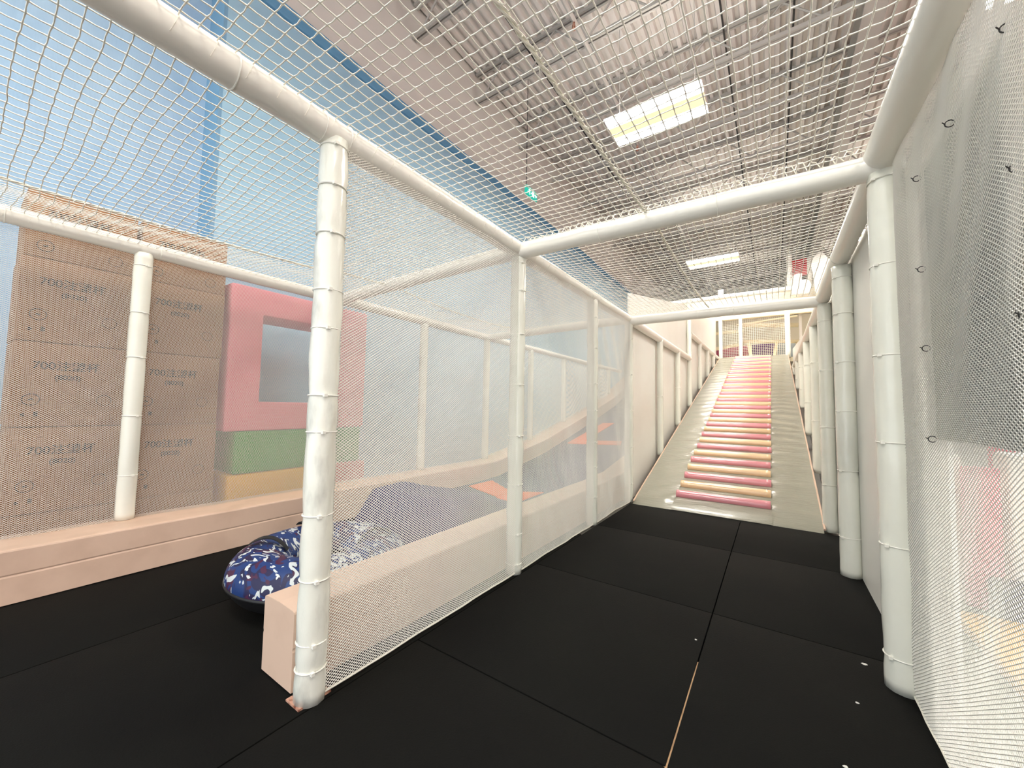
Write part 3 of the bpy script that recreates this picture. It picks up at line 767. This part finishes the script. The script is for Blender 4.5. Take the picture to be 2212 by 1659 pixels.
for lab, a, b, m in [('magenta padded block beyond the ramp head, left', (-1.5, 13.8, 2.42), (-0.62, 14.3, 3.0), 'magenta'), ('purple speckled padded block beyond the ramp head, right', (-0.52, 13.8, 2.42), (0.05, 14.3, 3.02), 'purple'), ('grey padded block beyond the ramp head, far right', (0.10, 13.8, 2.42), (0.55, 14.3, 3.02), 'tape')]:
    tag(MB().box(a, b).build('padded_block', m, bevel=0.03), lab, 'padded block')
tag(MB().box((-3.0, 15.2, 2.45), (2.0, 15.35, 4.1)).build('rear_panel', 'rear_grey', bevel=0.01), 'cream panel closing the back of the upper level', 'panel')
# cloud boards and columns above the right side
def column(lab, x_, z0, z1, r_=0.06):
    tag(MB().tube([(x_, 12.6, z0), (x_, 12.6, z1)], r_, 14).build('white_column', 'white_board', smooth=True), lab, 'column')
column('white column above the ramp head, left of the red panel', 0.41, 4.2, 5.2, 0.065)
column('white column above the ramp head, right of the red panel', 0.84, 4.2, 5.05, 0.05)
rdp = thing('red_panel', 'small red panel between two white columns above the ramp head', 'panel', (0, 0, 0))
MB().box((0.46, 12.8, 4.68), (0.80, 12.9, 5.12)).build('face_board', 'foam_red', rdp, bevel=0.01)
MB().box((0.60, 12.82, 2.42), (0.66, 12.88, 4.68)).build('support_post', 'white_board', rdp)
cl = MB(); pts = []
for (cx, cz, rr, a0, a1) in [(0.58, 4.35, 0.16, 200, 60), (0.70, 4.2, 0.14, 110, -40)]:
    n = 10
    for i in range(n+1):
        a = math.radians(a0 + (a1-a0)*i/n); pts.append((cx+rr*math.cos(a), cz+rr*1.35*math.sin(a)))
pts += [(0.80, 4.02), (0.44, 4.02)]
cl.prism(pts, 'y', 12.21, 12.27)
tag(cl.build('cloud_board', 'white_board'), 'small white cloud-shaped board above the ramp head', 'cloud board')
cl = MB(); pts = [(0.92, 4.0)]
for (cx, cz, rr, a0, a1) in [(1.05, 4.7, 0.20, 210, 80), (1.12, 4.45, 0.24, 70, -60)]:
    for i in range(11):
        a = math.radians(a0 + (a1-a0)*i/10); pts.append((cx+rr*math.cos(a), cz+rr*1.6*math.sin(a)))
pts += [(1.2, 4.0)]
cl.prism(pts, 'y', 12.21, 12.27)
tag(cl.build('cloud_board', 'white_board'), 'tall white cloud-shaped board beside the right column', 'cloud board')

# ------------------------------------------------------------------ beyond the right-hand mesh
bn = thing('hanging_banner', 'grey banner tied behind the right-hand mesh with black ties', 'banner', (0, 0, 0))
s = MB(); by0, by1, bz0, bz1 = 1.13, 1.70, 0.925, 1.77
def bf(u, v):
    y = by0 + (by1-by0)*u; z = bz0 + (bz1-bz0)*v - 0.02*math.sin(math.pi*u)*(1-v)*0 
    return (XR + 0.032 + 0.012*math.sin(u*math.pi) + 0.004*nz(y*6, z*4, 1), y, z)
s.grid(16, 24, bf)
bo = s.build('cloth', 'banner', bn, smooth=True)
for (y_, z_) in [(1.125, 1.757), (1.42, 1.751), (1.697, 1.746), (1.69, 1.45), (1.68, 1.2), (1.66, 0.925), (1.118, 1.47), (1.115, 1.187)]:
    MB().ring((XR+0.014, y_, z_), 0.009, 0.0014, 'y', n=14, k=5).tube([(XR+0.006, y_, z_), (XR-0.001, y_-0.006, z_+0.004)], 0.0013, 5).build('black_tie', 'black_tie', bn)
rl = 'in the lane beyond the right-hand mesh'
tag(MB().prism([(2.6, -0.02), (5.2, -0.02), (5.2, 1.25), (3.9, 0.95), (3.25, 0.62), (2.6, 0.58)], 'x', 1.55, 1.85).build('padded_curb', 'foam_pink', bevel=0.02), 'pink padded side wall ' + rl, 'curb')
tag(MB().box((0.47, 3.2, -0.02), (0.86, 3.9, 0.78)).build('side_padding', 'white_board', bevel=0.03), 'white padded block ' + rl, 'padding')
tag(MB().prism([(0.83, 3.14), (0.90, 3.10), (0.98, 3.14), (0.90, 3.19)], 'z', -0.02, 0.72).build('padded_upright', 'foam_pink', bevel=0.01), 'slim pink padded upright ' + rl, 'upright')
tag(MB().box((1.0, 3.12, -0.02), (1.16, 3.3, 0.80)).build('side_padding', 'white_board', bevel=0.02), 'narrow white padded upright ' + rl, 'padding')
tag(MB().box((0.90, 2.92, -0.02), (1.5, 3.10, 0.17)).build('floor_pad', 'foam_navy', bevel=0.02), 'navy step pad ' + rl, 'pad')
tag(MB().box((0.72, 2.2, -0.022), (1.5, 2.90, 0.03)).build('floor_pad', 'foam_yellow', bevel=0.012), 'yellow floor pad ' + rl, 'pad')
tag(MB().box((2.3, 0.3, -0.02), (2.4, 9, 2.4)).build('vinyl_wall_panel', 'sheet'), 'white vinyl wall ' + rl, 'wall panel')
